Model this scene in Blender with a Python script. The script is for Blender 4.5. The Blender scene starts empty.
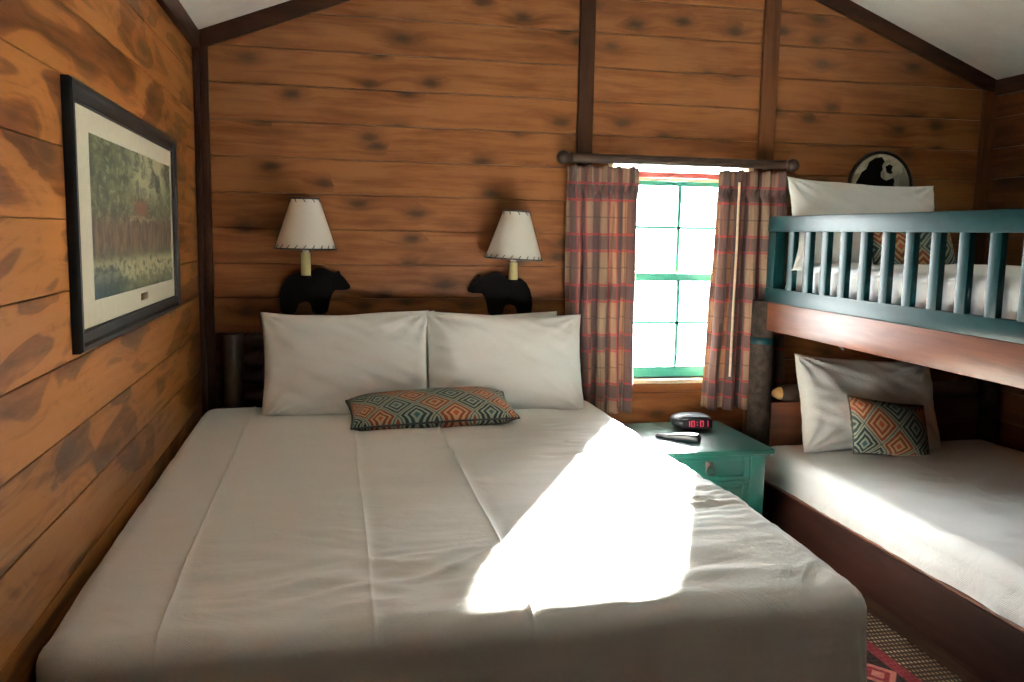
import bpy, bmesh, math, random
from mathutils import Vector, Matrix, noise
random.seed(7)
SC = bpy.context.scene
COL = SC.collection
PI = math.pi

# ------------------------------------------------------------------ helpers
def smooth(e0, e1, x):
    t = max(0.0, min(1.0, (x - e0) / (e1 - e0))) if e1 != e0 else float(x > e0)
    return t * t * (3 - 2 * t)

def obj(name, bm, mat, parent=None, shade=True, loc=None, rot=None):
    me = bpy.data.meshes.new(name)
    bm.normal_update()
    bm.to_mesh(me); bm.free()
    o = bpy.data.objects.new(name, me)
    COL.objects.link(o)
    for m in (mat if isinstance(mat, (list, tuple)) else [mat]):
        me.materials.append(m)
    if shade:
        for p in me.polygons: p.use_smooth = True
        try: me.set_sharp_from_angle(angle=math.radians(40))
        except Exception: pass
    if parent is not None: o.parent = parent
    if loc is not None: o.location = loc
    if rot is not None: o.rotation_euler = rot
    return o

def tag(o, label, cat, group=None):
    o['label'] = label; o['category'] = cat
    if group: o['group'] = group
    return o

def thing(name, label, cat, loc=(0, 0, 0), rot=(0, 0, 0), group=None):
    e = bpy.data.objects.new(name, None); COL.objects.link(e)
    e.location = loc; e.rotation_euler = rot; e.empty_display_size = .05
    return tag(e, label, cat, group)

def struct(name, bm, mat, parent=None, shade=True):
    o = obj(name, bm, mat, parent, shade)
    if parent is None: o['kind'] = 'structure'
    return o

def box(bm, x0, x1, y0, y1, z0, z1, bev=0.0, seg=2, M=None):
    r = bmesh.ops.create_cube(bm, size=1.0)
    vs = r['verts']
    for v in vs:
        v.co = Vector(((x0 + x1) / 2 + v.co.x * (x1 - x0), (y0 + y1) / 2 + v.co.y * (y1 - y0), (z0 + z1) / 2 + v.co.z * (z1 - z0)))
    if bev > 0:
        es = list({e for v in vs for e in v.link_edges})
        rr = bmesh.ops.bevel(bm, geom=es, offset=bev, segments=seg, profile=.5, affect='EDGES')
        vs = list({v for f in rr['faces'] for v in f.verts} | {v for v in vs if v.is_valid})
    if M is not None:
        for v in vs: v.co = M @ v.co
    return vs

def newbox(*a, **k):
    bm = bmesh.new(); box(bm, *a, **k); return bm

def prism(bm, pts, axis, a, b, bev=0.0):
    """extrude a 2-D outline along axis ('X','Y','Z') from a to b"""
    def P(p, t):
        return {'Y': Vector((p[0], t, p[1])), 'X': Vector((t, p[0], p[1])), 'Z': Vector((p[0], p[1], t))}[axis]
    va = [bm.verts.new(P(p, a)) for p in pts]; vb = [bm.verts.new(P(p, b)) for p in pts]
    n = len(pts); fs = []
    fs.append(bm.faces.new(va)); fs.append(bm.faces.new(vb[::-1]))
    for i in range(n):
        fs.append(bm.faces.new((va[i], vb[i], vb[(i + 1) % n], va[(i + 1) % n])))
    bmesh.ops.recalc_face_normals(bm, faces=fs)
    if bev > 0:
        es = list(set(fs[0].edges) | set(fs[1].edges))
        bmesh.ops.bevel(bm, geom=es, offset=bev, segments=2, profile=.5, affect='EDGES')

def sweep(bm, pts, radii, n=16, cap=True, jit=0.0):
    """tube along a polyline, radius per point"""
    pts = [Vector(p) for p in pts]
    if not isinstance(radii, (list, tuple)): radii = [radii] * len(pts)
    rings = []
    t0 = (pts[1] - pts[0]).normalized()
    up = Vector((0, 0, 1)) if abs(t0.z) < .9 else Vector((1, 0, 0))
    u = t0.cross(up).normalized()
    for i, p in enumerate(pts):
        t = (pts[min(i + 1, len(pts) - 1)] - pts[max(i - 1, 0)]).normalized()
        u = (u - t * u.dot(t)).normalized(); w = t.cross(u)
        ring = []
        for k in range(n):
            a = 2 * PI * k / n
            d = u * math.cos(a) + w * math.sin(a)
            r = radii[i]
            if jit: r *= 1 + jit * noise.noise(Vector((d.x * 2 + p.x * 4, d.y * 2 + p.y * 4, d.z * 2 + p.z * 4)))
            ring.append(bm.verts.new(p + d * r))
        rings.append(ring)
    for a, b in zip(rings, rings[1:]):
        for k in range(n):
            bm.faces.new((a[k], a[(k + 1) % n], b[(k + 1) % n], b[k]))
    if cap:
        bm.faces.new(rings[0][::-1]); bm.faces.new(rings[-1])
    return rings

def lathe(bm, prof, n=32, M=None, cap0=True, cap1=True):
    """profile of (radius, z) about the Z axis"""
    rings = []
    for r, z in prof:
        ring = [bm.verts.new((M or Matrix()) @ Vector((r * math.cos(2 * PI * k / n), r * math.sin(2 * PI * k / n), z))) for k in range(n)]
        rings.append(ring)
    for a, b in zip(rings, rings[1:]):
        for k in range(n): bm.faces.new((a[k], a[(k + 1) % n], b[(k + 1) % n], b[k]))
    if cap0: bm.faces.new(rings[0][::-1])
    if cap1: bm.faces.new(rings[-1])

def log_bm(p0, p1, r, jit=.06, seg=14, n=20, taper=None):
    bm = bmesh.new()
    p0, p1 = Vector(p0), Vector(p1)
    pts = [p0.lerp(p1, i / seg) for i in range(seg + 1)]
    rad = [r * (1 + .05 * noise.noise(p * 6)) for p in pts]
    if taper:                                          # rounded-down ends
        rad[0] *= taper; rad[-1] *= taper
    sweep(bm, pts, rad, n, True, jit)
    return bm

# ------------------------------------------------------------------ shader helper
class G:
    def __init__(self, name):
        self.m = bpy.data.materials.new(name); self.m.use_nodes = True
        self.nt = self.m.node_tree; self.nt.nodes.clear()
        self.out = self.nt.nodes.new('ShaderNodeOutputMaterial')
    def n(self, t, **kw):
        nd = self.nt.nodes.new(t)
        for k, v in kw.items(): setattr(nd, k, v)
        return nd
    def link(self, a, b): self.nt.links.new(a, b)
    def put(self, sock, v):
        if isinstance(v, bpy.types.NodeSocket): self.link(v, sock)
        elif v is not None:
            if isinstance(v, (tuple, list)) and len(v) == 3 and len(sock.default_value) == 4: v = (*v, 1)
            sock.default_value = v
    def math(self, op, a, b=None, c=None, clamp=False):
        nd = self.n('ShaderNodeMath', operation=op, use_clamp=clamp)
        self.put(nd.inputs[0], a); self.put(nd.inputs[1], b) if b is not None else None
        if c is not None: self.put(nd.inputs[2], c)
        return nd.outputs[0]
    def add(self, a, b): return self.math('ADD', a, b)
    def sub(self, a, b): return self.math('SUBTRACT', a, b)
    def mul(self, a, b): return self.math('MULTIPLY', a, b)
    def ramp(self, v, a, b):                           # smoothstep a..b
        nd = self.n('ShaderNodeMapRange', interpolation_type='SMOOTHSTEP')
        self.put(nd.inputs[0], v); nd.inputs[1].default_value = a; nd.inputs[2].default_value = b
        nd.inputs[3].default_value = 0; nd.inputs[4].default_value = 1
        return nd.outputs[0]
    def ramp_inv(self, v, a, b): return self.sub(1.0, self.ramp(v, a, b))
    def mix(self, f, a, b, blend='MIX'):
        nd = self.n('ShaderNodeMix', data_type='RGBA', blend_type=blend)
        self.put(nd.inputs[0], f); self.put(nd.inputs[6], a); self.put(nd.inputs[7], b)
        return nd.outputs[2]
    def noise(self, vec, scale, detail=3, rough=.5, dist=0.0, dim='3D'):
        nd = self.n('ShaderNodeTexNoise', noise_dimensions=dim)
        self.put(nd.inputs['Vector'], vec)
        nd.inputs['Scale'].default_value = scale; nd.inputs['Detail'].default_value = detail
        nd.inputs['Roughness'].default_value = rough; nd.inputs['Distortion'].default_value = dist
        return nd.outputs[0]
    def comb(self, x, y, z):
        nd = self.n('ShaderNodeCombineXYZ')
        self.put(nd.inputs[0], x); self.put(nd.inputs[1], y); self.put(nd.inputs[2], z)
        return nd.outputs[0]
    def coords(self, which='Object'):
        tc = self.n('ShaderNodeTexCoord'); s = self.n('ShaderNodeSeparateXYZ')
        self.link(tc.outputs[which], s.inputs[0])
        return tc.outputs[which], s.outputs[0], s.outputs[1], s.outputs[2]
    def white(self, v):
        nd = self.n('ShaderNodeTexWhiteNoise', noise_dimensions='1D'); self.put(nd.inputs['W'], v)
        return nd.outputs['Value']
    def bump(self, h, strength=.3, dist=.01):
        nd = self.n('ShaderNodeBump'); nd.inputs['Strength'].default_value = strength
        nd.inputs['Distance'].default_value = dist; self.link(h, nd.inputs['Height'])
        return nd.outputs[0]
    def bsdf(self, color, rough=.5, normal=None, metallic=0.0, sheen=0.0, spec=.5, emit=None, estr=0.0, coat=0.0):
        b = self.n('ShaderNodeBsdfPrincipled')
        self.put(b.inputs['Base Color'], color); self.put(b.inputs['Roughness'], rough)
        b.inputs['Metallic'].default_value = metallic
        b.inputs['Specular IOR Level'].default_value = spec
        b.inputs['Sheen Weight'].default_value = sheen
        b.inputs['Coat Weight'].default_value = coat
        if emit is not None:
            self.put(b.inputs['Emission Color'], emit); b.inputs['Emission Strength'].default_value = estr
        if normal is not None: self.link(normal, b.inputs['Normal'])
        return b.outputs[0]
    def done(self, shader):
        self.link(shader, self.out.inputs[0]); return self.m

def plain(name, col, rough=.5, metallic=0.0, spec=.5, nscale=60, namt=.12, bump=.1, sheen=0.0):
    g = G(name); v, x, y, z = g.coords()
    nz = g.noise(v, nscale, 4, .6)
    c = g.mix(g.mul(g.ramp(nz, .3, .7), 1.0), tuple(k * (1 - namt) for k in col), tuple(min(1, k * (1 + namt)) for k in col))
    return g.done(g.bsdf(c, rough, g.bump(nz, bump, .004), metallic, sheen, spec))

def wood(name, along, light, mid, dark, knot, across='Z', pitch=None, off=0.0, kx=2.0, ky=7.0, kden=.55, ksize=.26,
         swirl=1.0, streak=.5, contour=0.0, patch=0.0, rough=.45, seed=0.0, spec=.5, board_var=.25, coat=0.0, grain=.62):
    g = G(name); v, x, y, z = g.coords()
    ax = {'X': x, 'Y': y, 'Z': z}
    a, b = ax[along], ax[across]
    c = ax[[k for k in 'XYZ' if k not in (along, across)][0]]
    if pitch:
        idn = g.math('FLOOR', g.math('DIVIDE', g.sub(b, off), pitch))
        rnd = g.white(g.add(idn, seed + .37))
    else:
        rnd = g.math('ADD', .5, 0.0)
    a2 = g.add(g.add(a, g.mul(rnd, 17.3)), seed * 3.1)
    b2 = g.add(b, g.mul(rnd, 5.1))
    # knots
    kv = g.comb(g.mul(a2, kx), g.mul(b2, ky), g.add(g.mul(c, 2.0), g.mul(rnd, 9.0)))
    vo = g.n('ShaderNodeTexVoronoi', voronoi_dimensions='2D', feature='F1')
    ragged = g.n('ShaderNodeVectorMath', operation='ADD')
    g.link(kv, ragged.inputs[0])
    nv = g.noise(g.comb(g.mul(a2, 22), g.mul(b2, 60), c), 1.0, 3, .6)
    g.link(g.comb(g.mul(g.sub(nv, .5), .16), g.mul(g.sub(nv, .5), .16), 0.0), ragged.inputs[1])
    g.link(ragged.outputs[0], vo.inputs['Vector']); vo.inputs['Scale'].default_value = 1.0; vo.inputs['Randomness'].default_value = .95
    d = vo.outputs['Distance']
    sx = g.n('ShaderNodeSeparateXYZ'); g.link(vo.outputs['Color'], sx.inputs[0])
    has = g.ramp(sx.outputs[0], 1 - kden - .02, 1 - kden + .02)
    near = g.mul(g.math('POWER', 2.718, g.mul(g.mul(d, d), -10.0)), has)
    core = g.mul(g.ramp_inv(d, .02, ksize), has)
    wob = g.noise(g.comb(g.mul(a2, 1.3), g.mul(b2, 5.0), c), 1.0, 3, .5)
    bent = g.add(g.add(g.mul(b2, 26.0), g.mul(near, 2.6 * swirl)), g.mul(wob, 5.0 * swirl))
    gr = g.noise(g.comb(g.mul(a2, 2.2), bent, g.mul(c, 8.0)), 1.0, 5, .62)
    fine = g.noise(g.comb(g.mul(a2, 7.0), g.mul(b2, 170.0), g.mul(c, 170.0)), 1.0, 3, .6)
    f = g.mul(g.ramp(gr, .28, .72), grain)
    f = g.add(f, g.mul(g.sub(fine, .5), streak))
    blot = g.noise(g.comb(g.mul(a2, 2.4), g.mul(b2, 6.5), c), 1.0, 3, .55, .4)
    f = g.add(f, g.mul(g.sub(blot, .5), .9))
    if contour or patch:                              # flat-sawn figure: contour lines and patches of a stretched field
        fld = g.noise(g.comb(g.mul(a2, 1.25), g.mul(b2, 4.2), c), 1.0, 2, .45, .9)
        fld = g.add(fld, g.mul(near, .22))
        lines = g.math('SINE', g.mul(fld, 95.0))
        f = g.add(f, g.mul(g.ramp(lines, .2, 1.0), contour))
        pt = g.ramp(g.math('SINE', g.mul(fld, 21.0)), -.45, .55)
        f = g.add(f, g.mul(g.sub(pt, .5), patch))
    f = g.math('ADD', f, g.mul(g.sub(rnd, .5), board_var), clamp=True)
    col = g.mix(g.ramp(f, 0.0, .55), light, mid)
    col = g.mix(g.ramp(f, .45, 1.1), col, dark)
    col = g.mix(g.mul(g.ramp_inv(d, .0, ksize * 2.2), g.mul(has, .6)), col, dark)
    col = g.mix(g.mul(core, g.add(.70, g.mul(sx.outputs[1], .30))), col, knot)
    nrm = g.bump(g.add(g.mul(fine, .5), gr), .10, .004)
    r = g.add(rough, g.mul(g.sub(gr, .5), .25))
    return g.done(g.bsdf(col, r, nrm, spec=spec, coat=coat))

def cloth(name, col, rough=.85, sheen=.15, weave=900.0, bstr=.08, wr=0.0, trans=0.0, var=.03):
    g = G(name); v, x, y, z = g.coords()
    nz = g.noise(v, 90, 3, .6)
    w = g.mul(g.math('SINE', g.mul(x, weave)), g.math('SINE', g.mul(g.add(y, z), weave)))
    h = g.add(g.mul(w, .25), nz)
    if wr:
        wn = g.noise(g.comb(g.mul(x, 5), g.mul(y, 9), g.mul(z, 7)), 1.0, 4, .55, .6)
        rid = g.math('ABSOLUTE', g.sub(wn, .5))
        h = g.add(h, g.mul(rid, wr * 30))
    c = g.mix(nz, tuple(k * (1 - var) for k in col), tuple(min(1, k * (1 + var)) for k in col))
    s = g.bsdf(c, rough, g.bump(h, bstr, .004), sheen=sheen, spec=.25)
    if trans:
        t = g.n('ShaderNodeBsdfTranslucent'); g.put(t.inputs[0], c)
        mx = g.n('ShaderNodeMixShader'); mx.inputs[0].default_value = trans
        g.link(s, mx.inputs[1]); g.link(t.outputs[0], mx.inputs[2]); s = mx.outputs[0]
    return g.done(s)

def diamonds(name, scale):
    """kilim-like lattice of concentric diamonds, teal and rust in turn, from UV in metres"""
    g = G(name); v, u, w, _ = g.coords('UV')
    hx, hy = scale
    nz = g.mul(g.sub(g.noise(v, 60, 2, .5), .5), .05)
    p = g.add(g.add(g.math('DIVIDE', u, hx), g.math('DIVIDE', w, hy)), nz)
    q = g.add(g.sub(g.math('DIVIDE', u, hx), g.math('DIVIDE', w, hy)), nz)
    fp = g.math('ABSOLUTE', g.sub(g.math('FRACT', p), .5)); fq = g.math('ABSOLUTE', g.sub(g.math('FRACT', q), .5))
    m = g.math('MAXIMUM', fp, fq)
    par = g.math('MODULO', g.add(g.math('FLOOR', p), 40.0), 2.0)
    body = g.mix(par, (.010, .026, .028), (.175, .032, .011))
    pale = g.mix(par, (.20, .21, .16), (.32, .20, .10))
    core = g.mix(par, (.025, .075, .08), (.30, .05, .02))
    c = g.mix(g.ramp(m, .085, .10), core, pale)
    c = g.mix(g.ramp(m, .165, .185), c, body)
    c = g.mix(g.ramp(m, .255, .275), c, pale)
    c = g.mix(g.ramp(m, .325, .345), c, body)
    c = g.mix(g.ramp(m, .415, .435), c, (.22, .21, .15))
    c = g.mix(g.ramp(m, .475, .49), c, (.03, .05, .05))
    thread = g.mul(g.math('SINE', g.mul(u, 2600.0)), g.math('SINE', g.mul(w, 2600.0)))
    c = g.mix(g.mul(g.ramp(g.noise(v, 120, 2, .5), .5, .8), .2), c, (.03, .045, .045))
    return g.done(g.bsdf(c, .9, g.bump(g.add(thread, g.mul(c, .6)), .25, .002), spec=.2, sheen=.1))

def plaid(name):
    g = G(name); v, u, w, _ = g.coords('UV')
    P = .2275
    def band(t, c0, hw, soft=.02):                     # t in pitch units, centred c0
        d = g.math('ABSOLUTE', g.sub(g.math('FRACT', g.add(t, .5 - c0)), .5))
        return g.ramp_inv(d, hw - soft * .5, hw + soft * .5)
    th = g.math('DIVIDE', g.sub(w, 1.6105), P)        # bands measured from the header band
    tv = g.math('DIVIDE', u, .118)
    base = (.165, .106, .066)
    dk = (.034, .020, .024)
    rd = (.20, .014, .022)
    c = g.mix(0.0, base, base)
    c = g.mix(g.mul(band(tv, 0, .23), .80), c, dk)
    c = g.mix(g.mul(band(th, 0, .135), .80), c, dk)
    for s in (-1, 1):
        c = g.mix(g.mul(band(tv, s * .235, .022), .70), c, rd)
        c = g.mix(g.mul(band(th, s * .165, .022), .9), c, rd)
    c = g.mix(g.mul(band(tv, .5, .012), .6), c, dk)
    c = g.mix(g.mul(band(th, .5, .012), .7), c, dk)
    c = g.mix(g.mul(band(tv, .40, .010), .5), c, rd)
    tw = g.math('SINE', g.mul(g.add(u, w), 1900.0))
    c = g.mix(g.mul(g.ramp(tw, -1, 1), .18), c, (.06, .04, .035))
    s = g.bsdf(c, .9, g.bump(g.noise(v, 300, 2, .5), .12, .002), spec=.2, sheen=.1)
    t = g.n('ShaderNodeBsdfTranslucent'); g.put(t.inputs[0], g.mix(.5, c, (.75, .38, .16)))
    mx = g.n('ShaderNodeMixShader'); mx.inputs[0].default_value = .06
    g.link(s, mx.inputs[1]); g.link(t.outputs[0], mx.inputs[2])
    return g.done(mx.outputs[0])

# ------------------------------------------------------------------ materials
PITCH = .1498
M = {}
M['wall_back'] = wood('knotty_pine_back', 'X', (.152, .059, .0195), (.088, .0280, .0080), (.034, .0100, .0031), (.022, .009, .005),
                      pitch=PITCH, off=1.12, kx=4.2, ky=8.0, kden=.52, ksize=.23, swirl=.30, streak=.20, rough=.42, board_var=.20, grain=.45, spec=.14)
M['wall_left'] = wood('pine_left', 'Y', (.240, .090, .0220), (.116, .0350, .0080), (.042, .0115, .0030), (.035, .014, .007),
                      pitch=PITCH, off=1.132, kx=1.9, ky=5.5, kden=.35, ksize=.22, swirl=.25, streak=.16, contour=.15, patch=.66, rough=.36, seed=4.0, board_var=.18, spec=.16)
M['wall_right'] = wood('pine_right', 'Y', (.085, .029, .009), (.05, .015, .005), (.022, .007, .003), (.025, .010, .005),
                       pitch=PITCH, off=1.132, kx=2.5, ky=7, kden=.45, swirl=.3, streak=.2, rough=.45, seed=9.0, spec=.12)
M['trim'] = wood('dark_trim', 'X', (.030, .0115, .006), (.019, .007, .004), (.009, .004, .0025), (.015, .006, .004), kden=.2, rough=.5, seed=1, spec=.07)
M['trim_z'] = wood('dark_trim_upright', 'Z', (.030, .0115, .006), (.019, .007, .004), (.009, .004, .0025), (.015, .006, .004), across='X', kden=.2, rough=.5, seed=2, spec=.07)
M['trim_y'] = wood('dark_trim_side', 'Y', (.030, .0115, .006), (.019, .007, .004), (.009, .004, .0025), (.015, .006, .004), kden=.2, rough=.5, seed=3, spec=.07)
M['batten'] = wood('red_brown_batten', 'Z', (.075, .026, .010), (.045, .015, .006), (.020, .007, .0035), (.02, .008, .005), across='X', kden=.2, rough=.45, seed=5, spec=.07)
M['ceiling'] = plain('painted_ceiling', (.92, .925, .89), .75, nscale=9, namt=.03, bump=.05)
M['floor'] = wood('floor_boards', 'Y', (.030, .013, .007), (.018, .008, .0045), (.009, .004, .0025), (.006, .003, .002), across='X', pitch=.12, kden=.3, spec=.15, rough=.6, seed=6)
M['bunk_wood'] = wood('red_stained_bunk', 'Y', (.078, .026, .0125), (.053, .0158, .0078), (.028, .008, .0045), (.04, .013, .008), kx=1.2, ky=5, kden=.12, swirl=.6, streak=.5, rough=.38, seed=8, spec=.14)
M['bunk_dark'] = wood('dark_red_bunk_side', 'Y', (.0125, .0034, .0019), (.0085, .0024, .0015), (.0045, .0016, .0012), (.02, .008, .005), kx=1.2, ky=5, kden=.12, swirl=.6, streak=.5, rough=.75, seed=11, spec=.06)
M['bunk_head'] = wood('bunk_headboard_wood', 'X', (.105, .032, .014), (.065, .018, .008), (.03, .009, .005), (.03, .01, .006), kx=1.2, ky=5, kden=.12, swirl=.6, streak=.4, rough=.38, seed=12)
M['raw_wood'] = wood('bare_pine', 'Y', (.62, .38, .15), (.50, .27, .09), (.30, .14, .045), (.15, .06, .02), kden=.1, rough=.5, seed=13)
M['bark'] = plain('dark_peeled_log', (.016, .0105, .008), .85, nscale=24, namt=.55, bump=.5, spec=.12)
M['log_dark'] = plain('dark_stained_log', (.024, .011, .007), .42, nscale=18, namt=.4, bump=.35)
M['rod'] = plain('dark_brown_pole', (.022, .010, .006), .55, spec=.25, nscale=14, namt=.35, bump=.2)
M['teal_rail'] = plain('deep_teal_paint', (.0004, .0115, .0135), .36, nscale=26, namt=.15, bump=.04, spec=.10)
M['teal_stand'] = plain('green_teal_paint', (.0014, .030, .0232), .36, nscale=22, namt=.12, bump=.1)
M['teal_window'] = plain('window_teal_paint', (.030, .235, .180), .5, nscale=30, namt=.1, bump=.1)
M['cream_trim'] = plain('cream_window_paint', (.74, .66, .48), .55, nscale=30, namt=.06, bump=.1)
M['red_trim'] = plain('red_window_paint', (.42, .10, .085), .55, nscale=30, namt=.1, bump=.1)
M['sheet'] = cloth('white_coverlet', (.86, .85, .82), .62, .2, wr=.4, bstr=.16)
M['sheet2'] = cloth('white_bunk_sheet', (.82, .82, .83), .68, .2, wr=.4, bstr=.2)
M['pillow'] = cloth('white_pillowcase', (.87, .865, .85), .8, .2, wr=.45, bstr=.2)
M['mattress'] = cloth('mattress_ticking', (.62, .60, .56), .9)
M['plaid'] = plaid('plaid_curtain')
M['kilim'] = diamonds('kilim_diamonds_lumbar', (.125, .118))
M['kilim2'] = diamonds('kilim_diamonds_small', (.165, .160))
M['shade'] = cloth('parchment_shade', (.90, .87, .80), .8, .1, weave=300, trans=.15, bstr=.03)
M['black'] = plain('black_leather_lace', (.010, .010, .014), .55)
M['bear'] = plain('black_iron', (.0035, .0028, .0028), .8, nscale=120, namt=.3, bump=.2, spec=.06)
M['candle'] = plain('cream_candle_tube', (.40, .34, .16), .5, namt=.06)
M['frame'] = plain('black_picture_frame', (.0065, .0065, .008), .45, nscale=80, namt=.1, bump=.02, spec=.25)
M['mat'] = plain('cream_picture_mat', (.48, .44, .34), .8, namt=.03, nscale=40)
M['brass'] = plain('dull_brass', (.22, .13, .045), .35, metallic=1.0)
M['bronze'] = plain('aged_bronze', (.055, .040, .034), .35, metallic=.9)
M['plastic'] = plain('black_plastic', (.004, .0042, .006), .36, nscale=100, namt=.1, bump=.03, spec=.18)
M['plastic_grey'] = plain('grey_plastic', (.32, .36, .42), .25, nscale=100, namt=.08, bump=.03)
M['buttons'] = plain('rubber_buttons', (.10, .11, .13), .5)
M['cord'] = plain('cream_wand', (.75, .58, .40), .45)

def glass_mat():
    g = G('window_glass')
    t = g.n('ShaderNodeBsdfTransparent'); t.inputs[0].default_value = (.96, .98, .97, 1)
    gl = g.n('ShaderNodeBsdfGlossy'); gl.inputs['Roughness'].default_value = .02
    lw = g.n('ShaderNodeFresnel'); lw.inputs[0].default_value = 1.45
    mx = g.n('ShaderNodeMixShader'); g.link(lw.outputs[0], mx.inputs[0])
    g.link(t.outputs[0], mx.inputs[1]); g.link(gl.outputs[0], mx.inputs[2])
    return g.done(mx.outputs[0])
M['glass'] = glass_mat()

def digits_mat():
    g = G('red_led'); return g.done(g.bsdf((.25, .012, .03), .4, emit=(1.0, .09, .14), estr=.14))
M['led'] = digits_mat()

def painting_mat():
    """a loose impressionist woodland with a red-roofed hut, a bank of tree trunks and a pale foreground"""
    g = G('woodland_print'); v, u, w, _ = g.coords('UV')
    n1 = g.noise(g.comb(g.mul(u, 9), g.mul(w, 7), 0.0), 1.0, 5, .65, .8)
    n2 = g.noise(g.comb(g.mul(u, 26), g.mul(w, 20), 3.0), 1.0, 4, .6, .5)
    trunks = g.noise(g.comb(g.mul(u, 34), g.mul(w, 4.5), 7.0), 1.0, 3, .6, .3)
    c = g.mix(g.ramp(n1, .36, .62), (.014, .028, .027), (.115, .130, .075))
    c = g.mix(g.mul(g.ramp(n2, .50, .72), .7), c, (.33, .34, .20))
    c = g.mix(g.mul(g.ramp(n2, .50, .30), .6), c, (.010, .018, .026))
    # pale gap of sky upper middle/right
    sky = g.mul(g.mul(g.ramp(u, .35, .52), g.ramp_inv(u, .82, .98)), g.mul(g.ramp(w, .60, .80), g.ramp(n1, .40, .58)))
    c = g.mix(g.mul(sky, .8), c, (.46, .45, .28))
    # trunk band across the middle
    w0 = w; w = g.add(w, g.mul(g.sub(n2, .5), .16)); u = g.add(u, g.mul(g.sub(n1, .5), .10))
    mid = g.mul(g.ramp(w, .22, .32), g.ramp_inv(w, .46, .56))
    tb = g.mix(g.ramp(trunks, .42, .60), (.030, .018, .018), (.15, .092, .062))
    c = g.mix(g.mul(mid, .85), c, tb)
    # hut: red roof and pale eave
    roof = g.mul(g.mul(g.ramp(u, .44, .47), g.ramp_inv(u, .60, .64)), g.mul(g.ramp(w, .535, .55), g.ramp_inv(w, .63, .66)))
    c = g.mix(g.mul(roof, .8), c, (.17, .046, .030))
    eave = g.mul(g.mul(g.ramp(u, .38, .41), g.ramp_inv(u, .70, .74)), g.mul(g.ramp(w, .50, .505), g.ramp_inv(w, .52, .53)))
    c = g.mix(g.mul(eave, .7), c, (.30, .235, .165))
    # bright foreground bank, dark blue-green corner
    fg = g.mul(g.mul(g.ramp_inv(w, .20, .27), g.ramp(w, .05, .14)), g.ramp(n2, .36, .55))
    c = g.mix(g.mul(fg, .85), c, (.46, .42, .25))
    cor = g.mul(g.ramp_inv(u, .18, .34), g.ramp_inv(w, .12, .26))
    c = g.mix(g.mul(cor, .8), c, (.014, .036, .050))
    return g.done(g.bsdf(c, .35, spec=.4))
M['painting'] = painting_mat()

def plaque_mat():
    g = G('etched_plaque'); v, x, y, z = g.coords()
    n = g.noise(g.comb(g.mul(x, 13), 0.0, g.mul(z, 11)), 1.0, 4, .6, .6)
    c = g.mix(g.ramp(n, .44, .60), (.50, .46, .36), (.27, .25, .19))
    return g.done(g.bsdf(c, .6))
M['plaque'] = plaque_mat()

def rug_mat():
    g = G('woven_rug'); v, x, y, z = g.coords()
    s = g.math('FRACT', g.mul(y, 1 / .026)); row = g.math('FLOOR', g.mul(y, 1 / .026))
    st = g.math('FRACT', g.add(g.mul(x, 1 / .015), g.mul(row, .5)))
    rope = g.mul(g.ramp(g.math('SINE', g.mul(s, 6.283)), -.5, .6), g.ramp(g.math('SINE', g.mul(st, 6.283)), -.6, .5))
    hue = g.white(row)
    c = g.mix(rope, (.020, .010, .007), g.mix(g.ramp(hue, .3, .7), (.13, .085, .045), (.19, .145, .09)))
    # red border stripe and a red motif field, running along the bunk
    bx = g.add(x, 0.0)
    stripe = g.mul(g.ramp(bx, 1.797, 1.803), g.ramp_inv(bx, 1.842, 1.850))
    field = g.ramp_inv(bx, 1.797, 1.803)
    mo = g.math('MAXIMUM', g.math('ABSOLUTE', g.sub(g.math('FRACT', g.mul(x, 5.0)), .5)), g.math('ABSOLUTE', g.sub(g.math('FRACT', g.mul(y, 5.0)), .5)))
    zig = g.add(g.math('ABSOLUTE', g.sub(g.math('FRACT', g.mul(x, 7.5)), .5)), g.math('ABSOLUTE', g.sub(g.math('FRACT', g.mul(y, 6.0)), .5)))
    fc = g.mix(g.ramp(zig, .46, .50), (.012, .007, .006), (.19, .065, .050))
    fc = g.mix(g.mul(g.ramp(zig, .64, .67), g.ramp_inv(zig, .80, .83)), fc, (.10, .009, .012))
    c = g.mix(field, c, fc)
    c = g.mix(stripe, c, (.095, .0085, .013))
    return g.done(g.bsdf(c, .95, g.bump(rope, .6, .004), spec=.1))
M['rug'] = rug_mat()

# ------------------------------------------------------------------ room shell
XL, XR, XM = -.547, 3.256, 1.355
ZE, SL = 2.212, .385                                   # eaves height, roof slope
YB = -5.6                                              # how far the room runs back past the camera
def zc(x): return ZE + SL * (min(x, 2 * XM - x) - XL)  # underside of the pitched ceiling
WX0, WX1, WZ0, WZ1 = 1.245, 1.968, .735, 1.765         # window opening

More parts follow.
